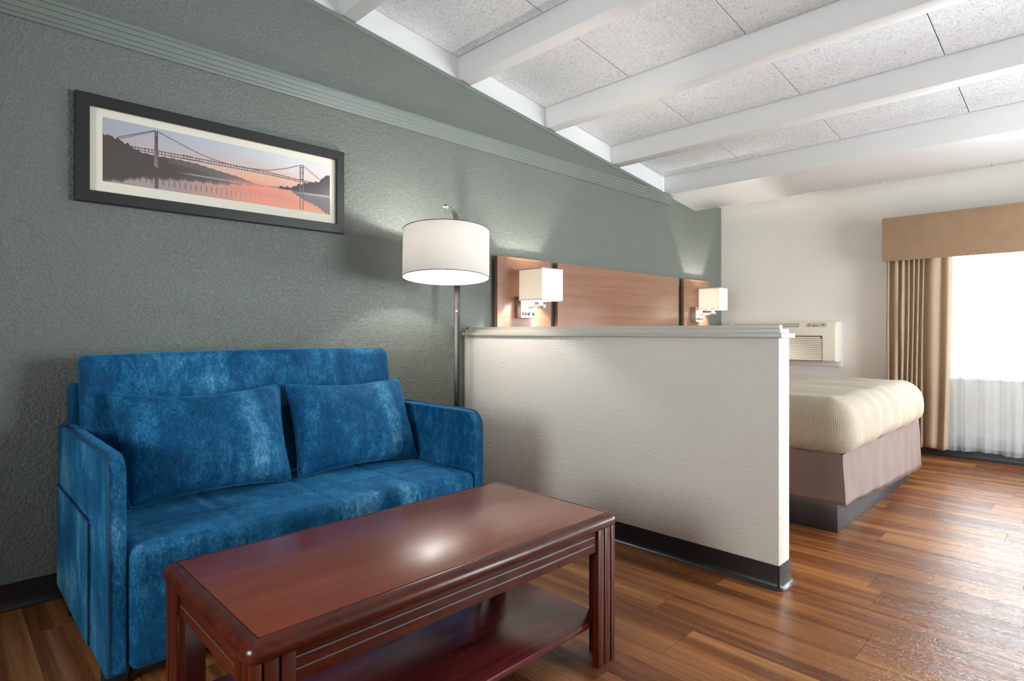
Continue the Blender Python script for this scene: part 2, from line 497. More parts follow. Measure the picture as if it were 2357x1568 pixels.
# stepped cornice
prof = [(0, 2.274), (-0.010, 2.274), (-0.010, 2.289), (-0.018, 2.289), (-0.018, 2.307), (-0.026, 2.307), (-0.026, 2.329), (-0.034, 2.329), (-0.034, 2.350), (-0.042, 2.350), (-0.042, 2.367), (0, 2.367)]
MB().prism([(D + p, z) for p, z in prof], 'x', XW, 5.04).obj('trim_1', M['green_trim'], bevel=0.002, kind='structure')

holed_wall('x', B, B + 0.14, YW, D, 0, tz(B) + 0.06, WIN1).obj('wall_back', M['cream'], kind='structure')
holed_wall('y', YW - 0.14, YW, XW, B + 0.14, 0, 3.55, ADDED_WIN2).obj('wall_right', M['cream'], kind='structure')
holed_wall('x', XW - 0.14, XW, YW - 0.14, D + 0.12, 0, 3.55, ADDED_WIN3).obj('wall_front', M['cream'], kind='structure')

# low partition wall with stepped cap
PX0, PX1, PY0 = 2.475, 2.588, 0.945
part = MB().box(PX0, PX1, PY0, D, 0, 1.036).obj('wall_partition', M['pony'], bevel=0.004, kind='structure')
for x0, x1, y0, z0, z1 in ((2.457, 2.605, 0.928, 1.036, 1.055), (2.485, 2.577, 0.943, 1.055, 1.074), (2.512, 2.545, 0.957, 1.074, 1.090)):
    MB().box(x0, x1, y0, D, z0, z1).obj('cap_board', M['cap'], part, bevel=0.0015)

# cove baseboards (face, then a toe curling out onto the floor)
cove = [(0.0, 0.098), (0.0035, 0.098), (0.0045, 0.03), (0.007, 0.016), (0.012, 0.007), (0.021, 0.002), (0.021, 0.0), (0.0, 0.0)]
def baseboard(name, path):
    pts = [Vector((x, y, 0)) for x, y in path]; n = len(pts)
    def side(a, b):
        d = (b - a).normalized(); return Vector((-d.y, d.x, 0))
    def fr(i):
        if i == 0: nn = side(pts[0], pts[1])
        elif i == n - 1: nn = side(pts[-2], pts[-1])
        else:
            a, b = side(pts[i - 1], pts[i]), side(pts[i], pts[i + 1]); nn = (a + b) / (1 + a.dot(b))
        return nn, Vector((0, 0, 1))
    return MB().sweep(pts, cove, fr).obj(name, M['vinyl'], kind='structure', smooth=True, angle=50)
c_ = 0.012
arc = [(PX0 + c_ - c_ * math.cos(a), PY0 + c_ - c_ * math.sin(a)) for a in (0, 0.4, 0.8, 1.2, PI / 2)]
baseboard('baseboard_partition', ([(PX0, D)] + arc + [(PX1, PY0), (PX1, D)])[::-1])
baseboard('baseboard_left', [(PX0 - 0.02, D), (XW, D)][::-1] if False else [(XW, D), (PX0 - 0.02, D)][::-1])
baseboard('baseboard_left', [(B, D), (PX1 + 0.02, D)])
baseboard('baseboard_back', [(B, YW), (B, D - 0.022)])

# ceiling: dark deck, separate fibre panels between beams, beams
poly = [(XW, tz(XW) + 0.022), (B + 0.1, tz(B + 0.1) + 0.022), (B + 0.1, tz(B + 0.1) + 0.12), (XW, tz(XW) + 0.12)]
ceil = MB().prism(poly, 'y', YW - 0.1, D + 0.12).obj('ceiling', M['dark_gap'], kind='structure')
BF = [2.446 + 0.845 * k for k in range(-6, 3)] + [B4A]
BWID = 0.088
for k, x0 in enumerate(BF[:-1]):
    x1 = x0 + BWID
    poly = [(x0, tz(x0) - 0.156), (x1, tz(x1) - 0.156), (x1, tz(x1) + 0.02), (x0, tz(x0) + 0.02)]
    if x1 < XW + 0.02: continue
    MB().prism(poly, 'y', YW, D + 0.028).obj('beam', M['white'], ceil, bevel=0.0025)
poly = [(B4A, b4z(B4A)), (B4B, b4z(B4B)), (B4B, tz(B4B) + 0.02), (B4A, tz(B4A) + 0.02)]
MB().prism(poly, 'y', YW, D + 0.028).obj('beam', M['white'], ceil, bevel=0.0025, label='wide white boxed beam near the window wall')
JY = [0.651 + 0.787 * k for k in range(-4, 3)]
ys = [YW] + [y for y in JY if y > YW + 0.1] + [D + 0.028]
_t = {}
def tile_mesh(wd, ln):
    k = (round(wd, 3), round(ln, 3))
    if k not in _t:
        poly = [(0, 0), (wd, SLOPE * wd), (wd, SLOPE * wd + 0.02), (0, 0.02)]
        o = MB().prism(poly, 'y', 0, ln).obj('ceiling_panel', M['tile'], ceil, bevel=0.0015, seg=1)
        _t[k] = o.data; bpy.data.objects.remove(o)
    return _t[k]
bays = [(BF[k] + BWID + 0.001, BF[k + 1] - 0.004) for k in range(len(BF) - 1)] + [(B4B + 0.001, B - 0.001)]
for xa, xb in bays:
    if xb < XW + 0.05: continue
    xa = max(xa, XW)
    for a, b in zip(ys[:-1], ys[1:]):
        put(tile_mesh(xb - xa, b - a - 0.005), 'ceiling_panel', ceil, (xa, a + 0.0025, tz(xa)))

# windows
def window(name, axis, d, u0, u1, z0, z1, mull):
    P = (lambda a, b, c, e, f, g: (a, b, c, e, f, g)) if axis == 'x' else (lambda a, b, c, e, f, g: (c, e, a, b, f, g))
    fr = MB(); t = 0.05
    root = holed_wall(axis, d + 0.03, d + 0.09, u0, u1, z0, z1, (u0 + t, u1 - t, z0 + t, z1 - t)).obj(name, M['ac_white'], kind='structure', bevel=0.003)
    n = len(mull) + 1; us = [u0 + t] + mull + [u1 - t]
    for m_ in mull: MB().box(*P(d + 0.035, d + 0.085, m_ - 0.02, m_ + 0.02, z0 + t, z1 - t)).obj('mullion', M['ac_white'], root, bevel=0.002)
    for a, b in zip(us[:-1], us[1:]): MB().box(*P(d + 0.058, d + 0.063, a, b, z0 + t, z1 - t)).obj('pane', M['glass'], root)
    return root
w1 = window('window_1', 'x', B, *WIN1, [-0.45])
MB().box(B - 0.025, B + 0.03, WIN1[0] - 0.03, WIN1[1] + 0.03, WIN1[2] - 0.022, WIN1[2]).obj('window_sill', M['ac_white'], w1, bevel=0.004)
window('window_2_added', 'y', YW - 0.12, *ADDED_WIN2, [4.3])  # out of view, added to let more daylight in from the right
window('window_3_added', 'x', XW - 0.12, *ADDED_WIN3, [0.75])  # out of view, added as fill light from behind the camera

# ================================================================== SOFA
sofa = empty('sofa', (1.09, 2.47, 0), 'blue velvet two-seat sofa against the green wall behind the coffee table', 'sofa')
SEAMS = [0.745, 1.09, 1.44]
def groove(x, g=0.005, wd=0.008):
    return sum(g * math.exp(-((x - s) / wd) ** 2) for s in SEAMS)
# seat: top and front in one padded block
def seat_fn(x, y, z):
    fz = (z - 0.05) / 0.37; fy = (2.62 - y) / 0.6
    g = groove(x)
    if fz > 0.8: z -= g * 0.9 + 0.004 * (1 - math.cos(4 * PI * 2 * (x - 0.41) / 1.35)) * 0
    if fy > 0.93 and fz > 0.55: y += g
    z += 0.006 * mnoise.noise(Vector((x * 4, y * 4, 1))) * (1 if fz > 0.8 else 0)
    # cross seam where the seat folds
    if fz > 0.8: z -= 0.006 * math.exp(-((y - 2.24) / 0.008) ** 2)
    return (x, y, z)
seat = MB().rbox((1.0875, 2.3175, 0.2365), (1.350, 0.605, 0.373), 0.035, 0.0125, seat_fn).obj('seat', M['velvet'], sofa, smooth=True, angle=60)
for x in SEAMS:
    MB().tube([(x, 2.012, 0.25), (x, 2.016, 0.36), (x, 2.022, 0.396), (x, 2.045, 0.4095), (x, 2.2, 0.411), (x, 2.45, 0.411)], 0.0018, 6).obj('seam', M['seam'], seat)
# backrest, leaning slightly back
def back_fn(x, y, z):
    k = (z - 0.42) / 0.555
    if y < 2.66 - 0.02: y += groove(x, 0.006, 0.009) + 0.004 * mnoise.noise(Vector((x * 5, z * 5, 3)))
    sag = 0.008 * math.sin(PI * (x - 0.40) / 1.34)
    return (x, y + 0.115 * k, z + (sag if k > 0.5 else 0))
back = MB().rbox((1.0725, 2.66, 0.693), (1.345, 0.125, 0.556), 0.032, 0.0125, back_fn).obj('backrest', M['velvet'], sofa, smooth=True, angle=60)
for x in SEAMS:
    MB().tube([(x, 2.606 + 0.115 * (z - 0.42) / 0.555, z) for z in (0.45, 0.6, 0.75, 0.9, 0.955)], 0.0016, 6).obj('seam', M['seam'], back)
MB().rbox((1.0825, 2.888, 0.455), (1.40, 0.07, 0.81), 0.02, 0.03).obj('rear_frame', M['velvet'], sofa, smooth=True, angle=60)
def rprof(y0, y1, z0, z1, rf, rb, n=8):
    p = [(y0 + 0.012, z0), (y1 - 0.012, z0), (y1, z0 + 0.012)]
    p += [(y1 - rb + rb * math.cos(a), z1 - rb + rb * math.sin(a)) for a in [PI / 2 * i / n for i in range(n + 1)]]
    p += [(y0 + rf - rf * math.sin(a), z1 - rf + rf * math.cos(a)) for a in [PI / 2 * i / n for i in range(n + 1)]]
    p += [(y0, z0 + 0.012)]
    return p
def arm(x0, x1, outer, zt):
    pr = rprof(2.03, 2.945 - 0.015, 0.05, zt, 0.075, 0.06)
    a = MB().prism(pr, 'x', x0, x1).obj('arm', M['velvet'], sofa, bevel=0.013, seg=4, angle=50)
    path = [(outer, y, z) for y, z in pr[2:]]
    s = 1 if outer < 1 else -1
    cy, cz = 2.48, 0.36
    path = [(outer + s * 0.004, y, z) for _, y, z in path]
    MB().tube(path, 0.0055, 8).obj('piping', M['piping'], a, smooth=True)
    return a
armL = arm(0.358, 0.410, 0.358, 0.697)
armR = arm(1.764, 1.815, 1.815, 0.693)
# storage pocket on the outer side of the left arm
MB().rbox((0.356, 2.585, 0.262), (0.012, 0.655, 0.40), 0.005, 0.05).obj('side_pocket', M['velvet'], armL, smooth=True)
MB().tube([(0.3505, 2.905, 0.462), (0.3505, 2.262, 0.462), (0.3505, 2.258, 0.455), (0.3505, 2.258, 0.07)], 0.0028, 6).obj('seam', M['seam'], armL)
for x, y in ((0.391, 2.10), (0.391, 2.74), (1.783, 2.10), (1.783, 2.74)):
    MB().box(x - 0.03, x + 0.03, y - 0.03, y + 0.03, 0, 0.052).obj('leg', M['black'], sofa, bevel=0.004)
MB().box(0.43, 1.74, 2.06, 2.85, 0.03, 0.051).obj('base_frame', M['black'], sofa)

def pillow(name, C, T, label, seed, sag):
    # C: corners TL, TR, BR, BL of the seam line
    C = [Vector(c) for c in C]
    ctr = sum(C, Vector()) / 4
    r = empty(name, (ctr.x, ctr.y - 0.01, min(c.z for c in C)), label, 'cushion', 'blue cushions on the sofa')
    n = ((C[1] - C[0]).cross(C[3] - C[0])).normalized()
    if n.y > 0: n = -n
    mb = MB(); N_, Mm = 44, 30
    def f(side):
        def g(u, v):
            e = lambda t: 4 * t * (1 - t)
            uu = u + 0.030 * (0.5 - u) * 2 * e(v); vv = v + 0.055 * (0.5 - v) * 2 * e(u)
            k_ = (abs(2 * u - 1) * abs(2 * v - 1)) ** 9
            uu += 0.014 * (1 - 2 * u) * k_; vv += 0.022 * (1 - 2 * v) * k_
            p = (C[0] * (1 - uu) + C[1] * uu) * (1 - vv) + (C[3] * (1 - uu) + C[2] * uu) * vv
            if vv < 0.5: p = p - Vector((0, 0, sag * e(u) * (1 - 2 * v if v < 0.5 else 0)))
            a = (1 - abs(2 * u - 1) ** 3.0) * (1 - abs(2 * v - 1) ** 3.0)
            h = T * max(a, 0) ** 0.55
            cr = min(1, max(0, 1 - a)) * max(a, 0) ** 0.5
            h += 0.012 * cr * mnoise.noise(Vector((u * 9, v * 7, seed))) + 0.006 * mnoise.noise(Vector((u * 4, v * 3, seed + 5))) * max(a, 0)
            return p + n * (h * side)
        return g
    mb.grid(f(1), N_, Mm); mb.grid(f(-1), N_, Mm)
    bm = bmesh.new(); me = bpy.data.meshes.new('x'); me.from_pydata([tuple(v) for v in mb.V], [], mb.F); bm.from_mesh(me)
    bmesh.ops.remove_doubles(bm, verts=bm.verts, dist=1e-5)
    mb.V = [tuple(v.co) for v in bm.verts]; bm.verts.index_update(); mb.F = [tuple(v.index for v in fc.verts) for fc in bm.faces]
    bm.free(); bpy.data.meshes.remove(me)
    body = mb.obj('cover', M['velvet'], r, smooth=True, angle=75)
    fp = f(0)
    path = [fp(i / 24, 0) for i in range(25)] + [fp(1, i / 16) for i in range(1, 17)] + [fp(1 - i / 24, 1) for i in range(1, 25)] + [fp(0, 1 - i / 16) for i in range(1, 16)]
    MB().tube(path, 0.0028, 6, closed=True).obj('seam', M['velvet'], r, smooth=True)
    return r
pillow('cushion', [(0.456, 2.64, 0.841), (1.128, 2.64, 0.835), (1.097, 2.44, 0.424), (0.495, 2.44, 0.426)], 0.104, 'wide blue velvet cushion at the left end of the sofa', 1.0, 0.020)
pillow('cushion', [(1.142, 2.64, 0.828), (1.750, 2.61, 0.826), (1.750, 2.44, 0.426), (1.116, 2.44, 0.428)], 0.100, 'blue velvet cushion leaning beside the right arm of the sofa', 4.0, 0.008)

# ================================================================== COFFEE TABLE
TX0, TX1, TY0, TY1, TT = 0.414, 1.592, 1.114, 1.697, 0.475
table = empty('coffee_table', (1.0, 1.4, 0), 'dark cherry coffee table with grooved aprons and a low shelf', 'table')
def roundrect(x0, x1, y0, y1, r, n=6):
    p = []
    for cx, cy, a0 in ((x1 - r, y1 - r, 0), (x0 + r, y1 - r, PI / 2), (x0 + r, y0 + r, PI), (x1 - r, y0 + r, 3 * PI / 2)):
        p += [(cx + r * math.cos(a0 + PI / 2 * i / n), cy + r * math.sin(a0 + PI / 2 * i / n)) for i in range(n + 1)]
    return p
def ring_profile(prof, rects):
    # prof: list of (inset, z); builds loops of a rounded rectangle
    mb = MB(); loops = []
    for ins, z in prof:
        r = max(0.004, 0.03 - ins)
        loops.append([(x, y, z) for x, y in roundrect(TX0 + ins, TX1 - ins, TY0 + ins, TY1 - ins, r)])
    n = len(loops[0]); V = [p for l in loops for p in l]; F = []
    for a in range(len(loops) - 1):
        F += [(a * n + i, a * n + (i + 1) % n, (a + 1) * n + (i + 1) % n, (a + 1) * n + i) for i in range(n)]
    F += [tuple(range(n))[::-1], tuple((len(loops) - 1) * n + i for i in range(n))]
    return mb.add(V, F)
e_ = [(0.012, 0.436), (0.004, 0.438), (0.0, 0.443), (0.0, 0.455), (0.003, 0.463), (0.008, 0.469), (0.015, 0.473), (0.024, 0.4745), (0.0295, 0.4745), (0.0305, 0.4725), (0.0330, 0.4725)]
top = ring_profile(e_, None).obj('tabletop', M['cherry'], table, smooth=True, angle=50)
MB().box(TX0 + 0.0335, TX1 - 0.0335, TY0 + 0.0335, TY1 - 0.0335, 0.4715, 0.4750).obj('top_panel', M['cherry_top'], top, bevel=0.0008)
def leg(cx, cy, sx, sy):
    # cx,cy: outer corner; sx,sy: +1/-1 towards the inside
    b = lambda a0, a1, c0, c1, z0, z1: (min(cx + sx * a0, cx + sx * a1), max(cx + sx * a0, cx + sx * a1), min(cy + sy * c0, cy + sy * c1), max(cy + sy * c0, cy + sy * c1), z0, z1)
    W_ = 0.088
    lg = MB().prism([(cx + sx * a, cy + sy * c) for a, c in ((0.009, 0.009), (W_, 0.009), (W_, 0.024), (0.024, 0.024), (0.024, W_), (0.009, W_))], 'z', 0, 0.436).obj('leg', M['black'] if False else M['cherry_z'], table, bevel=0.001)
    MB().box(*b(0, 0.021, 0, 0.021, 0, 0.436)).obj('slat', M['cherry_z'], lg, bevel=0.003)
    for a0, a1 in ((0.0255, 0.0545), (0.0590, W_)):
        MB().box(*b(a0, a1, 0.0005, 0.0085, 0, 0.436)).obj('slat', M['cherry_z'], lg, bevel=0.002)
        MB().box(*b(0.0005, 0.0085, a0, a1, 0, 0.436)).obj('slat', M['cherry_z'], lg, bevel=0.002)
LX0, LX1, LY0, LY1 = TX0 + 0.010, TX1 - 0.010, TY0 + 0.010, TY1 - 0.010
for cx, cy, sx, sy in ((LX0, LY0, 1, 1), (LX1, LY0, -1, 1), (LX0, LY1, 1, -1), (LX1, LY1, -1, -1)): leg(cx, cy, sx, sy)
def apron(axis, u0, u1, d, s):
    # board with two shallow channels, a grey inlay in each
    z = [0.366, 0.389, 0.394, 0.413, 0.418, 0.436]
    pf = [(d, z[0]), (d, z[1]), (d + s * 0.004, z[1]), (d + s * 0.004, z[2]), (d, z[2]), (d, z[3]), (d + s * 0.004, z[3]), (d + s * 0.004, z[4]), (d, z[4]), (d, z[5]), (d + s * 0.018, z[5]), (d + s * 0.018, z[0])]
    ap = MB().prism(pf, axis, u0, u1).obj('apron', M['cherry'] if axis == 'x' else M['cherry_y'], table, bevel=0.0008, seg=1)
    for a, b in ((z[1], z[2]), (z[3], z[4])):
        q = sorted((d + s * 0.0022, d + s * 0.004))
        bx = (u0, u1, q[0], q[1], a, b - 0.0018) if axis == 'x' else (q[0], q[1], u0, u1, a, b - 0.0018)
        MB().box(*bx).obj('inlay', M['inlay'], ap)
apron('x', LX0 + 0.087, LX1 - 0.087, LY0 + 0.008, 1)
apron('x', LX0 + 0.087, LX1 - 0.087, LY1 - 0.008, -1)
apron('y', LY0 + 0.087, LY1 - 0.087, LX0 + 0.008, 1)
apron('y', LY0 + 0.087, LY1 - 0.087, LX1 - 0.008, -1)
MB().box(LX0 + 0.026, LX1 - 0.0255, LY0 + 0.026, LY1 - 0.0255, 0.122, 0.141).obj('shelf', M['shelf'], table, bevel=0.002)

# ================================================================== PICTURE
pic = empty('framed_picture', (1.005, D, 1.595), 'wide black framed print of a suspension bridge at sunset on the green wall', 'picture')
fx0, fx1, fz0, fz1 = 0.410, 1.601, 1.594, 2.040
fy = D - 0.030
ix0, ix1, iz0, iz1 = 0.461, 1.556, 1.645, 1.991
V = []; F = []
loops = [(0, D - 0.001), (0, fy + 0.003), (0.003, fy), (0.046, fy), (0.0485, fy + 0.004), (0.0495, D - 0.014)]
for ins, y in loops:
    kx = ins / 0.0495
    V += [(fx0 + (ix0 - fx0) * kx, y, fz0 + (iz0 - fz0) * kx), (fx1 + (ix1 - fx1) * kx, y, fz0 + (iz0 - fz0) * kx), (fx1 + (ix1 - fx1) * kx, y, fz1 + (iz1 - fz1) * kx), (fx0 + (ix0 - fx0) * kx, y, fz1 + (iz1 - fz1) * kx)]
for a in range(len(loops) - 1): F += [(a * 4 + i, a * 4 + (i + 1) % 4, (a + 1) * 4 + (i + 1) % 4, (a + 1) * 4 + i) for i in range(4)]
MB().add(V, F).obj('frame', M['frame'], pic)
MB().box(fx0 + 0.004, fx1 - 0.004, D - 0.0105, D - 0.002, fz0 + 0.004, fz1 - 0.004).obj('mat_board', M['mat'], pic)
ax0, ax1, az0, az1 = 0.506, 1.524, 1.690, 1.958
def art():
    W_, H_ = 620, 164
    s = np.linspace(0, 1, W_ + 1)[None, :].repeat(H_ + 1, 0); t = np.linspace(0, 1, H_ + 1)[:, None].repeat(W_ + 1, 1)
    def lerp(a, b, k): return a + (b - a) * np.clip(k, 0, 1)[..., None]
    C = lambda *c: np.array(c, float)
    n1 = np.zeros_like(s)
    for k, (fa, fb, am) in enumerate(((3, 9, 1.0), (7, 21, 0.6), (13, 38, 0.35))):
        n1 += am * np.sin(fa * s * 6.28 + 1.7 * k + 3 * np.sin(fb * t + k)) * np.cos(fb * t + 2.1 * k + s * 5)
    n1 /= 1.95
    warm = np.exp(-((s - 0.66) / 0.34) ** 2)
    sky = lerp(C(170, 174, 190) * 1.0, C(214, 214, 218), s * 1.25)
    sky = lerp(sky, C(236, 182, 160), np.clip((t - 0.12) / 0.5, 0, 1) * (0.45 + 0.55 * warm) + 0.10 * n1)
    sky = lerp(sky, C(246, 176, 148), np.clip((t - 0.35) / 0.3, 0, 1) * warm)
    sky = lerp(sky, C(226, 224, 224), 0.5 * np.clip((s - 0.75) / 0.25, 0, 1) * np.clip(1 - t / 0.35, 0, 1))
    img = sky.copy()
    sh = lambda pts: np.interp(s, [p[0] for p in pts], [p[1] for p in pts])
    # water
    wat = lerp(C(172, 154, 150), C(240, 158, 134), (s - 0.28) / 0.34)
    wat = lerp(wat, C(240, 172, 128), (s - 0.75) / 0.2 * np.clip((t - 0.75) / 0.2, 0, 1))
    wat = lerp(wat, C(232, 140, 128), 0.6 * np.exp(-((t - 0.80 - 0.02 * np.sin(s * 9)) / 0.05) ** 2) * np.exp(-((s - 0.62) / 0.2) ** 2))
    wat *= (1 + 0.03 * np.sin(t * 160 + 4 * np.sin(s * 11)))[..., None]
    m = t > 0.64
    img[m] = wat[m]
    # left hill with its shore
    jag = 0.018 * np.sin(s * 260) * np.sin(s * 91 + 1) * (s < 0.13) + 0.006 * np.sin(s * 190)
    top_ = sh([(0, .25), (.028, .28), (.053, .285), (.066, .335), (.087, .336), (.1, .392), (.139, .44), (.193, .455), (.263, .446), (.35, .46), (.452, .52), (.533, .559), (.616, .632), (.668, .645), (1, .645)]) + jag
    bot_ = sh([(0, 1.0), (.061, .975), (.122, .886), (.211, .84), (.325, .79), (.452, .759), (.533, .706), (.668, .645), (1, .645)]) + 0.012 * np.sin(s * 120) + 0.006 * np.sin(s * 300)
    hc = lerp(C(84, 76, 72), C(104, 98, 98), (s - 0.25) / 0.2)
    hc = lerp(hc, C(168, 120, 112), (s - 0.50) / 0.16)
    hm = (t > top_) & (t < bot_)
    edge = np.clip((bot_ - t) / 0.05, 0, 1)
    img[hm] = lerp(img, hc, 0.35 + 0.65 * edge)[hm]
    fm = hm & (t < top_ + 0.10) & (s > 0.24); img[fm] = lerp(img, C(128, 126, 130), np.full_like(s, 0.35))[fm]
    rd = np.exp(-((t - (0.665 - 0.02 * (s - 0.3))) / 0.012) ** 2) * np.clip((s - 0.28) / 0.06, 0, 1) * np.clip((0.62 - s) / 0.1, 0, 1)
    img = lerp(img, C(196, 178, 176), 0.8 * rd)
    # haze where hill meets the water
    hz = np.exp(-((s - 0.60) / 0.13) ** 2) * np.exp(-((t - 0.65) / 0.06) ** 2); img = lerp(img, C(240, 150, 132), 0.55 * hz)
    # far hills and right hill
    fh = (t > sh([(0, 2), (.668, .63), (.74, .60), (.80, .59), (.84, .60), (.85, 2), (1, 2)])) & (t < 0.645) & (s > 0.66) & (s < 0.85); img[fh] = C(176, 148, 140)
    rt = sh([(0, 2), (.714, 2), (.716, .645), (.735, .60), (.752, .595), (.795, .582), (.827, .50), (.891, .425), (.944, .365), (.964, .267), (1, .194)]) + 0.012 * np.sin(s * 210) + 0.006 * np.sin(s * 470)
    rb = sh([(0, 0), (.716, .645), (.795, .639), (.859, .646), (.924, .629), (1, .60)])
    rm = (t > rt) & (t < rb) & (s > .716); img[rm] = lerp(np.zeros_like(img) + C(74, 66, 64), C(112, 104, 104), (t - rt) / 0.35)[rm]
    rfl = sh([(0, 0), (.793, 0), (.795, .674), (.865, .794), (.93, .875), (.971, .972), (1, .995)]) + 0.012 * np.sin(s * 330)
    rm = (t > rb) & (t < rfl) & (s > .79); img[rm] = C(126, 120, 122)
    wb = np.exp(-((t - sh([(0, 0), (.82, .655), (.9, .652), (1, .64)])) / 0.016) ** 2) * (s > 0.82); img = lerp(img, C(186, 182, 182), wb * np.clip((s - .82) / .06, 0, 1))
    # reflected truss: thin upright dashes
    yy = sh([(0, 2), (.12, .86), (.2, .875), (.45, .875), (.72, .90), (1, .92)])
    ph = (s * 46) % 1.0
    dash = (ph < 0.26) & (np.abs(t - yy) < 0.055) & (s > 0.13) & (s < 0.64); img[dash] = lerp(img, C(96, 84, 84), 0.5 * np.clip((0.66 - s) / 0.3, 0.15, 1))[dash]
    # deck truss
    dt = sh([(0, 9), (.097, 9), (.098, .378), (.193, .367), (.325, .366), (.533, .371), (.68, .376), (.839, .408), (.924, .414), (.925, 9), (1, 9)])
    dw = sh([(0, .03), (.193, .05), (.533, .046), (.839, .036), (1, .004)])
    DK = C(84, 72, 70)
    for off in (0, 1):
        lm = np.abs(t - dt - off * dw) < 0.0065; img[lm] = DK
    dens = 1 / 0.0125
    post = (t > dt) & (t < dt + dw) & (((s * dens) % 1.0) < 0.22); img[post] = DK
    # cables
    def line(pts, w_, col=DK, k=0.9):
        y_ = sh(pts); lm = (np.abs(t - y_) < w_) & (s >= pts[0][0]) & (s <= pts[-1][0]); img[lm] = lerp(img, col, np.full_like(s, k))[lm]
    line([(.195, .045), (.263, .145), (.31, .212), (.355, .271), (.421, .333), (.47, .36), (.533, .375), (.60, .368), (.68, .338), (.764, .24), (.836, .128)], 0.008, k=0.75)
    line([(.053, .270), (.188, .042)], 0.007); line([(.061, .287), (.188, .056)], 0.006); line([(.854, .115), (.95, .337)], 0.007, k=.7); line([(.846, .13), (.94, .34)], 0.006, k=.5)
    # towers and their reflections
    def tower(c, wd, t0, t1, col):
        lm = (np.abs(s - c) < wd * (0.8 + 0.5 * (t - t0) / (t1 - t0))) & (t > t0) & (t < t1); img[lm] = lerp(np.zeros_like(img) + C(*col), C(190, 176, 172), 0.5 * (t - t0) / (t1 - t0))[lm]
    tower(.1895, .0040, .043, .64, (92, 80, 78)); tower(.1965, .0034, .043, .655, (74, 62, 60))
    tower(.8375, .0024, .11, .63, (76, 64, 62)); tower(.8535, .0024, .11, .63, (76, 64, 62))
    for k in range(7):
        a = .12 + .045 * k; lm = (np.abs(s - .8455) < .008) & (np.abs(t - a) < .008); img[lm] = C(86, 74, 72)
    lm = (np.abs(s - .193) < .0075) & (t > .66) & (t < .99); img[lm] = lerp(img, C(84, 76, 76), np.full_like(s, .75))[lm]
    for c in (.8375, .8535):
        lm = (np.abs(s - c) < .0026) & (t > .67) & (t < .98); img[lm] = lerp(img, C(100, 90, 92), np.full_like(s, .75))[lm]
    img = np.clip(img, 0, 255) / 255
    lin = np.where(img <= 0.04045, img / 12.92, ((img + 0.055) / 1.055) ** 2.4)
    xs = ax0 + (ax1 - ax0) * s; zs = az1 - (az1 - az0) * t
    o_ = WL[pic]
    V = np.stack([xs - o_.x, np.full_like(xs, D - 0.0112 - o_.y), zs - o_.z], -1).reshape(-1, 3)
    a = (np.arange(H_)[:, None] * (W_ + 1) + np.arange(W_)[None, :]).reshape(-1)
    Fq = np.stack([a, a + W_ + 1, a + W_ + 2, a + 1], -1)
    me = bpy.data.meshes.new('print')
    me.vertices.add(len(V)); me.vertices.foreach_set('co', V.reshape(-1))
    me.loops.add(len(Fq) * 4); me.loops.foreach_set('vertex_index', Fq.reshape(-1).astype(np.int32))
    me.polygons.add(len(Fq)); me.polygons.foreach_set('loop_start', (np.arange(len(Fq)) * 4).astype(np.int32))
    me.update(calc_edges=True)
    ca = me.color_attributes.new('ink', 'FLOAT_COLOR', 'POINT')
    ca.data.foreach_set('color', np.concatenate([lin.reshape(-1, 3), np.ones((len(V), 1))], 1).reshape(-1).astype(np.float32))
    tt = NT('bridge_print'); at = tt.n('ShaderNodeAttribute', attribute_name='ink')
    tt.set(Base_Color=at.outputs['Color'], Roughness=0.35)
    me.materials.append(tt.m)
    o = bpy.data.objects.new('print', me); o.parent = pic; COL.objects.link(o)
art()

# ================================================================== FLOOR LAMP
PXl, PYl = 2.292, 2.80
lamp = empty('floor_lamp', (PXl, PYl, 0), 'brushed nickel floor lamp with a white drum shade beside the sofa', 'lamp')
hx, hy = 2.017, 2.557
adir = Vector((hx - PXl, hy - PYl, 0)).normalized(); wdir = Vector((-adir.y, adir.x, 0))
MB().box(PXl - 0.13, PXl + 0.11, PYl - 0.14, PYl + 0.11, 0, 0.02).obj('base', M['steel'], lamp, bevel=0.004)
sec = [(-0.0165, -0.008), (0.0165, -0.008), (0.0165, 0.008), (-0.0165, 0.008)]
MB().sweep([(PXl, PYl, 0.02), (PXl, PYl, 1.66)], sec, lambda i: (wdir, adir)).obj('pole', M['pole'], lamp, bevel=0.0012)
ap = bez([(PXl, PYl, 1.66), (PXl, PYl, 1.80), (PXl + adir.x * 0.12, PYl + adir.y * 0.12, 1.785), (hx + adir.x * 0.02, hy + adir.y * 0.02, 1.745)], 20)
def afr(i):
    a = ap[max(0, i - 1)]; b = ap[min(len(ap) - 1, i + 1)]; tt = (b - a).normalized()
    return wdir, tt.cross(wdir).normalized()
MB().sweep(ap, [(-0.0155, -0.003), (0.0155, -0.003), (0.0155, 0.003), (-0.0155, 0.003)], afr).obj('arm', M['steel'], lamp, smooth=True, angle=60)
MB().tube([(hx, hy, 1.754), (hx, hy, 1.632)], 0.0045, 10).obj('stem', M['steel'], lamp, smooth=True)
MB().lathe([(0, 0.012), (0.010, 0.010), (0.013, 0.004), (0.013, -0.004), (0, -0.006)], (hx, hy, 1.754), 16).obj('finial', M['steel'], lamp, smooth=True)
kn = Vector((PXl, PYl, 1.186)) + adir * 0.008
MB().tube([kn, kn + adir * 0.010], 0.006, 12).obj('switch_knob', M['plate'], lamp, smooth=True)
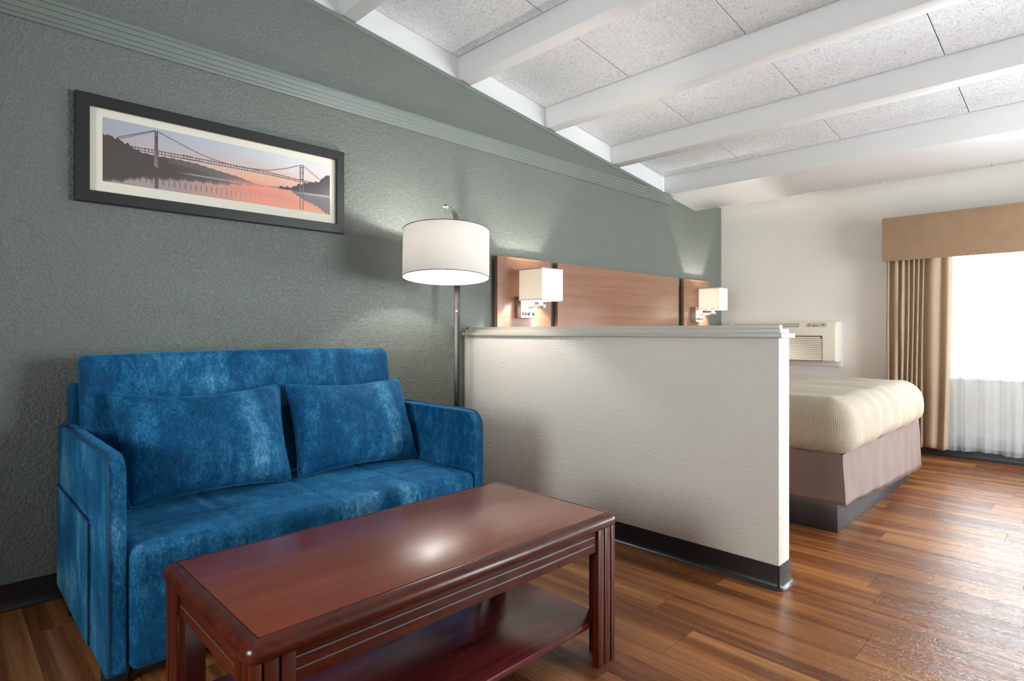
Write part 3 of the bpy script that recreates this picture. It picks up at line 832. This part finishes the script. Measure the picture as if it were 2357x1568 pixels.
# the shade hangs slightly tipped, near edge up
tip = Matrix.Rotation(math.radians(-5.5), 3, Vector((math.sin(YAW), -math.cos(YAW), 0)))
SR, SH, SZ = 0.237, 0.2615, 1.4865
sc_ = (hx, hy, SZ)
sh_o = MB().lathe([(SR, -SH / 2), (SR, SH / 2), (SR - 0.0015, SH / 2), (SR - 0.0015, -SH / 2), (SR, -SH / 2)], sc_, 72, tip).obj('shade', M['drum'], lamp, smooth=True)
for z in (-SH / 2, SH / 2):
    MB().tube([tip @ Vector((SR * math.cos(a), SR * math.sin(a), z)) + Vector(sc_) for a in [2 * PI * k / 72 for k in range(72)]], 0.0022, 6, closed=True).obj('rim', M['shade_trim'], sh_o, smooth=True)
sp = MB()
for k in range(3):
    a = 0.4 + 2 * PI * k / 3
    sp.tube([tip @ Vector((0, 0, SH / 2 - 0.03)) + Vector(sc_), tip @ Vector(((SR - 0.002) * math.cos(a), (SR - 0.002) * math.sin(a), SH / 2 - 0.03)) + Vector(sc_)], 0.002, 6)
sp.obj('spider', M['steel'], sh_o, smooth=True)
MB().lathe([(0, 0.032), (0.012, 0.02), (0.022, -0.005), (0.016, -0.025), (0, -0.032)], (hx, hy, 1.60), 20).obj('bulb', M['bulb'], lamp, smooth=True)
MB().tube([tip @ Vector((0.02, -0.05, -0.02)) + Vector(sc_), tip @ Vector((0.02, -0.05, -0.155)) + Vector(sc_)], 0.0012, 5).obj('pull_cord', M['plate'], lamp)

def point(name, loc, power, col, rad, parent):
    l = bpy.data.lights.new(name, 'POINT'); l.energy = power; l.color = col; l.shadow_soft_size = rad
    o = bpy.data.objects.new(name, l); COL.objects.link(o); o.parent = parent; o.location = Vector(loc) - WL[parent]
point('lamp_light', (hx, hy, 1.538), LAMP_FLOOR, (1.0, 0.96, 0.90), 0.028, lamp)

# ================================================================== HEADBOARD, SCONCES
hb = empty('headboard', (4.25, D, 0.3), 'long wooden headboard of three panels on the green wall', 'headboard')
HZ = 1.578
MB().box(2.80, 5.70, D - 0.02, D - 0.0005, 0.32, 1.50).obj('back_rail', M['black'], hb)
MB().box(2.726, 3.271, 2.90, 2.931, 0.30, HZ).obj('side_panel', M['headboard'], hb, bevel=0.0015)
MB().box(3.350, 5.128, 2.90, 2.931, 0.30, HZ).obj('centre_panel', M['headboard'], hb, bevel=0.0015)
MB().box(5.224, 5.735, 2.90, 2.931, 0.30, HZ).obj('side_panel', M['headboard'], hb, bevel=0.0015)

def sconce(x0, x1, px0, px1, label):
    r = empty('wall_sconce', ((px0 + px1) / 2, 2.90, 1.155), label, 'lamp', 'sconces on the headboard')
    y0, y1, z0, z1 = 2.63, 2.842, 1.272, 1.488
    pl = MB().box(px0, px1, 2.842, 2.90, 1.155, 1.30).obj('backplate', M['steel'], r, bevel=0.002)
    fp = MB().box(px0 + 0.002, px1 - 0.002, 2.8395, 2.842, 1.157, 1.215).obj('outlet_panel', M['plate'], r, bevel=0.001)
    wd = px1 - px0
    for k, ww in ((0.06, 0.13), (0.24, 0.13), (0.42, 0.2), (0.78, 0.17)):
        MB().box(px0 + wd * k, px0 + wd * (k + ww), 2.8375, 2.840, 1.172, 1.196).obj('outlet', M['black'], fp)
    cx, cy = (x0 + x1) / 2, (y0 + y1) / 2
    ax = cx + 0.004
    MB().box(ax - 0.011, ax + 0.011, cy - 0.03, 2.845, 1.222, 1.246).obj('arm', M['steel'], r, bevel=0.0015)
    MB().lathe([(0, 0.0), (0.012, 0.0), (0.016, 0.012), (0.016, 0.065), (0, 0.065)], (cx, cy, 1.246), 20).obj('socket', M['plate'], r, smooth=True)
    t = 0.002
    V = []
    for z in (z0, z1):
        V += [(x0, y0, z), (x1, y0, z), (x1, y1, z), (x0, y1, z), (x0 + t, y0 + t, z), (x1 - t, y0 + t, z), (x1 - t, y1 - t, z), (x0 + t, y1 - t, z)]
    F = []
    for i in range(4):
        j = (i + 1) % 4
        F += [(i, j, 8 + j, 8 + i), (4 + i, 12 + i, 12 + j, 4 + j), (i, 4 + i, 4 + j, j), (8 + i, 8 + j, 12 + j, 12 + i)]
    s_ = MB().add(V, F).obj('shade', M['box_shade'], r)
    for z in (z0, z1 - 0.007):
        mb = MB()
        q = [(x0 - .0008, y0 - .0008), (x1 + .0008, y0 - .0008), (x1 + .0008, y1 + .0008), (x0 - .0008, y1 + .0008)]
        q2 = [(x0 + .001, y0 + .001), (x1 - .001, y0 + .001), (x1 - .001, y1 - .001), (x0 + .001, y1 - .001)]
        V = [(x, y, zz) for zz in (z, z + 0.007) for x, y in q + q2]
        F = []
        for i in range(4):
            j = (i + 1) % 4
            F += [(i, j, 8 + j, 8 + i), (4 + i, 12 + i, 12 + j, 4 + j), (i, 4 + i, 4 + j, j), (8 + i, 8 + j, 12 + j, 12 + i)]
        mb.add(V, F).obj('hem', M['box_shade'], s_)
    MB().lathe([(0, 0.03), (0.012, 0.02), (0.020, 0.0), (0.014, -0.02), (0, -0.03)], (cx, cy, 1.40), 18).obj('bulb', M['bulb_small'], r, smooth=True)
    point('sconce_light', (cx, cy, 1.345), LAMP_SCONCE, (1.0, 0.94, 0.86), 0.02, r)
sconce(2.877, 3.090, 2.895, 3.036, 'square white sconce on the left headboard panel, nearer the floor lamp')
sconce(5.412, 5.592, 5.353, 5.494, 'square white sconce on the right headboard panel, nearer the window wall')

# ================================================================== BED
bed = empty('bed', (4.2, 1.9, 0), 'bed with a crinkled beige coverlet and taupe skirt behind the partition', 'bed')
MB().box(3.398, 4.958, 0.996, 2.86, 0, 0.165).obj('plinth', M['laminate'], bed, bevel=0.003)
MB().box(3.40, 5.02, 1.00, 2.87, 0.165, 0.40).obj('box_spring', M['skirt'], bed, bevel=0.02)
# skirt: hangs round three sides, slightly flared and rippled
sk = MB()
cor = [(3.335, 2.87), (3.335, 0.955), (5.085, 0.955), (5.085, 2.87)]
pts = []
for (a, b) in zip(cor[:-1], cor[1:]):
    L_ = math.hypot(b[0] - a[0], b[1] - a[1]); n = int(L_ / 0.02)
    for i in range(n): pts.append((a[0] + (b[0] - a[0]) * i / n, a[1] + (b[1] - a[1]) * i / n))
pts.append(cor[-1])
NP = len(pts)
def skf(u, v):
    x, y = pts[min(NP - 1, int(round(u * (NP - 1))))]
    z = 0.425 - v * (0.255 + 0.08 * (x - 3.335) / 1.75)
    ox, oy = (x - 4.21), (y - 1.9)
    nx = -1 if abs(x - 3.335) < 1e-3 else (1 if abs(x - 5.085) < 1e-3 else 0); ny = -1 if abs(y - 0.955) < 1e-3 else 0
    w_ = 0.010 * v * (mnoise.noise(Vector((x * 6, y * 6, 0))) + 0.4) + 0.012 * v + 0.005 * mnoise.noise(Vector((x * 9, y * 9, z * 7)))
    return (x + nx * w_, y + ny * w_, z + 0.006 * v * mnoise.noise(Vector((x * 4, y * 4, 7))))
sk.grid(skf, NP - 1, 14)
so = sk.obj('skirt', M['skirt'], bed, smooth=True, angle=80)
md = so.modifiers.new('thick', 'SOLIDIFY'); md.thickness = 0.004
fr_ = MB()
k_ = 0
for i in range(0, NP - 1):
    x, y, z = skf(i / (NP - 1), 1.0)
    for q in (0.0, 0.33, 0.66):
        x2, y2, z2 = skf((i + 1) / (NP - 1), 1.0)
        px, py, pz = x + (x2 - x) * q, y + (y2 - y) * q, z + (z2 - z) * q
        if abs(py - 2.87) < 0.05: continue
        fr_.tube([(px, py, pz + 0.004), (px + 0.001, py - 0.001, pz - 0.013)], 0.0011, 4)
fo = fr_.obj('fringe', M['skirt'], bed); fo['kind'] = 'stuff'
# coverlet over the mattress: soft, bulging at the foot, tucked in below
def cov_fn(x, y, z):
    zz = (z - 0.395) / 0.315
    bul = math.sin(PI * min(1, max(0, zz)) ** 0.8)
    ny = 0.5 - 0.5 * math.tanh((y - 1.05) / 0.05); nxl = 0.5 - 0.5 * math.tanh((x - 3.45) / 0.05); nxr = 0.5 + 0.5 * math.tanh((x - 4.98) / 0.05)
    y -= ny * 0.032 * bul; x -= nxl * 0.02 * bul; x += nxr * 0.02 * bul
    wr = 0.010 * mnoise.noise(Vector((x * 3.2, y * 3.2, z * 3))) + 0.004 * mnoise.noise(Vector((x * 11, y * 11, z * 4)))
    z += wr if zz > 0.3 else 0.012 * mnoise.noise(Vector((x * 5, y * 5, 2))) 
    y += ny * 0.012 * mnoise.noise(Vector((x * 9, 3, z * 3)))
    return (x, y, z)
MB().rbox((4.205, 1.905, 0.552), (1.76, 1.93, 0.315), 0.105, 0.03, cov_fn).obj('coverlet', M['coverlet'], bed, smooth=True, angle=80)

# ================================================================== AIR CONDITIONER
AX, AY0, AY1, AZ0, AZ1 = 5.962, 1.765, 2.80, 0.775, 1.150
ac = empty('air_conditioner', (B, 2.28, 0.775), 'cream through-wall air conditioner on the window wall behind the bed', 'air conditioner')
slv = holed_wall('x', B - 0.022, B - 0.0005, AY0 - 0.012, AY1 + 0.02, AZ0 - 0.046, AZ1 + 0.006, (AY0 + 0.03, AY1 - 0.03, AZ0 + 0.03, AZ1 - 0.03)).obj('wall_sleeve', M['ac_white'], ac, bevel=0.004)
# cover shell: side profile with a sloping top
pr = [(B - 0.002, AZ0), (AX + 0.02, AZ0), (AX, AZ0 + 0.012), (AX, AZ1 - 0.055), (AX + 0.028, AZ1), (B - 0.002, AZ1)]
MB().prism(pr, 'y', AY0, AY1).obj('front_cover', M['ac'], ac, bevel=0.006, seg=3)
def slopex(z): return AX + 0.028 * (z - (AZ1 - 0.055)) / 0.055
zt0, zt1 = AZ1 - 0.048, AZ1 - 0.008
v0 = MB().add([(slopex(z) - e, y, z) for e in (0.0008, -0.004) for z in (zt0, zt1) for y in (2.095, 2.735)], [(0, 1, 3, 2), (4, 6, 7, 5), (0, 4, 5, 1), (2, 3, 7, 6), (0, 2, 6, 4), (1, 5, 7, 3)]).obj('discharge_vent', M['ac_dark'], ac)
for k in range(4):
    z = zt0 + 0.004 + 0.010 * k
    MB().add([(slopex(zz) - e, y, zz) for e in (0.003, 0.0) for zz in (z, z + 0.006) for y in (2.10, 2.73)], [(0, 1, 3, 2), (4, 6, 7, 5), (0, 4, 5, 1), (2, 3, 7, 6), (0, 2, 6, 4), (1, 5, 7, 3)]).obj('vane', M['ac'], v0)
cp = MB().add([(slopex(z) - e, y, z) for e in (0.0008, -0.004) for z in (zt0, zt1) for y in (1.845, 2.030)], [(0, 1, 3, 2), (4, 6, 7, 5), (0, 4, 5, 1), (2, 3, 7, 6), (0, 2, 6, 4), (1, 5, 7, 3)]).obj('control_panel', plain('control_panel', s2l(196, 190, 168), 0.5), ac)
for yy, zz, mm in ((1.995, 0.6, 'red'), (2.0, 0.2, 'teal'), (1.955, 0.2, 'greybtn'), (1.925, 0.2, 'red'), (1.88, 0.5, 'greybtn')):
    z = zt0 + (zt1 - zt0) * zz
    MB().box(slopex(z) - 0.004, slopex(z) + 0.004, yy - 0.011, yy + 0.011, z, z + 0.007).obj('button', M[mm], cp)
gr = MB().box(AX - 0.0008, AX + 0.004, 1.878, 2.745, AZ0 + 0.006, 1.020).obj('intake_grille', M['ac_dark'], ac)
nl = 13
for k in range(nl):
    z = AZ0 + 0.012 + (1.012 - AZ0 - 0.012) * k / nl
    MB().prism([(AX - 0.006, z), (AX + 0.002, z), (AX + 0.002, z + 0.014), (AX - 0.003, z + 0.014)], 'y', 1.884 + (0.012 if k == nl - 1 else 0), 2.74).obj('louver', M['ac'], gr)

# ================================================================== VALANCE, CURTAINS
val = empty('valance', (B, -0.27, 1.668), 'tan fabric covered box valance over the window', 'valance')
VX, VY0, VY1, VZ0, VZ1 = 5.88, -2.10, 1.372, 1.668, 2.042
MB().box(VX, VX + 0.022, VY0, VY1, VZ0, VZ1).obj('front_board', M['valance'], val, bevel=0.004)
MB().box(VX + 0.0225, B - 0.001, VY1 - 0.022, VY1, VZ0, VZ1).obj('end_board', M['valance'], val, bevel=0.004)
MB().box(VX + 0.0225, B - 0.001, VY0, VY0 + 0.022, VZ0, VZ1).obj('end_board', M['valance'], val, bevel=0.004)
MB().box(VX + 0.0225, B - 0.001, VY0 + 0.0225, VY1 - 0.0225, VZ1 - 0.02, VZ1 - 0.002).obj('top_board', M['valance'], val)

dr = empty('drape', (5.97, 1.12, 0.075), 'taupe pleated drape gathered at the left side of the window', 'curtain')
# fold outline from the wall side (y = 1.36) to the window side (y = 0.89): (y, depth)
fold = [(1.362, 0.03), (1.345, -0.030), (1.325, 0.020), (1.298, -0.032), (1.272, -0.020), (1.262, 0.030), (1.238, -0.030), (1.215, 0.020), (1.195, -0.026), (1.178, 0.022), (1.158, -0.026), (1.142, 0.022), (1.124, -0.022), (1.108, 0.026), (1.088, -0.020), (1.072, 0.026), (1.045, -0.022), (1.015, -0.034), (0.985, -0.012), (0.962, 0.004), (0.938, -0.022), (0.915, -0.030), (0.898, 0.0), (0.890, 0.020)]
fy_ = np.array([p[0] for p in fold]); fd_ = np.array([p[1] for p in fold]); tt_ = np.linspace(0, 1, len(fold))
def smooth_at(t):
    # Catmull-Rom through the outline
    n = len(fold) - 1; a = min(n - 1, int(t * n)); f_ = t * n - a
    g = lambda arr, i: arr[max(0, min(n, i))]
    def cr(arr):
        p0, p1, p2, p3 = g(arr, a - 1), g(arr, a), g(arr, a + 1), g(arr, a + 2)
        return 0.5 * (2 * p1 + (p2 - p0) * f_ + (2 * p0 - 5 * p1 + 4 * p2 - p3) * f_ ** 2 + (3 * p1 - p0 - 3 * p2 + p3) * f_ ** 3)
    return cr(fy_), cr(fd_)
def drf(u, v):
    y, d = smooth_at(u)
    z = 1.98 - v * 1.90
    y += (0.030 * v * u) + 0.012 * v * (1 - u) + 0.006 * math.sin(v * 5 + u * 9) * v - 0.004
    d = d * (0.55 + 0.25 * v) + 0.008 * mnoise.noise(Vector((u * 6, v * 2, 0)))
    d -= 0.022 * math.exp(-((u - 0.22) / 0.05) ** 2) * math.exp(-((v - 0.42) / 0.12) ** 2)
    return (5.978 + d, y, z + 0.006 * math.sin(u * 20) * (v > 0.99))
dmb = MB().grid(drf, 230, 44)
do = dmb.obj('panel', M['drape'], dr, smooth=True, angle=80)
md = do.modifiers.new('thick', 'SOLIDIFY'); md.thickness = 0.002
MB().tube([drf(i / 230, 0.975) for i in range(231)], 0.0012, 4).obj('hem', M['drape'], dr)
MB().tube([(6.03, VY0 + 0.03, 1.985), (6.03, VY1 - 0.03, 1.985)], 0.008, 10).obj('rail', M['ac_white'], dr)

sh = empty('sheer_curtain', (6.05, -0.5, 0.075), 'white sheer curtain hanging across the window beside the drape', 'curtain')
def shf(u, v):
    y = 0.985 - u * 2.95
    z = 1.97 - v * (1.895 + 0.006 * math.sin(u * 47))
    k = 0.55 + 0.45 * v
    d = 0.020 * math.sin(y * 46 + 1.2 * math.sin(y * 7)) * k + 0.010 * math.sin(y * 97 + 0.6) * k
    return (6.055 + d, y + 0.004 * math.cos(y * 46) * k, z)
MB().grid(shf, 420, 24).obj('panel', M['sheer'], sh, smooth=True, angle=180)
MB().grid(lambda u, v: (lambda p: (p[0] + 0.0015, p[1], p[2]))(shf(u, 0.935 + 0.064 * v)), 420, 2).obj('hem', M['sheer'], sh, smooth=True, angle=180)
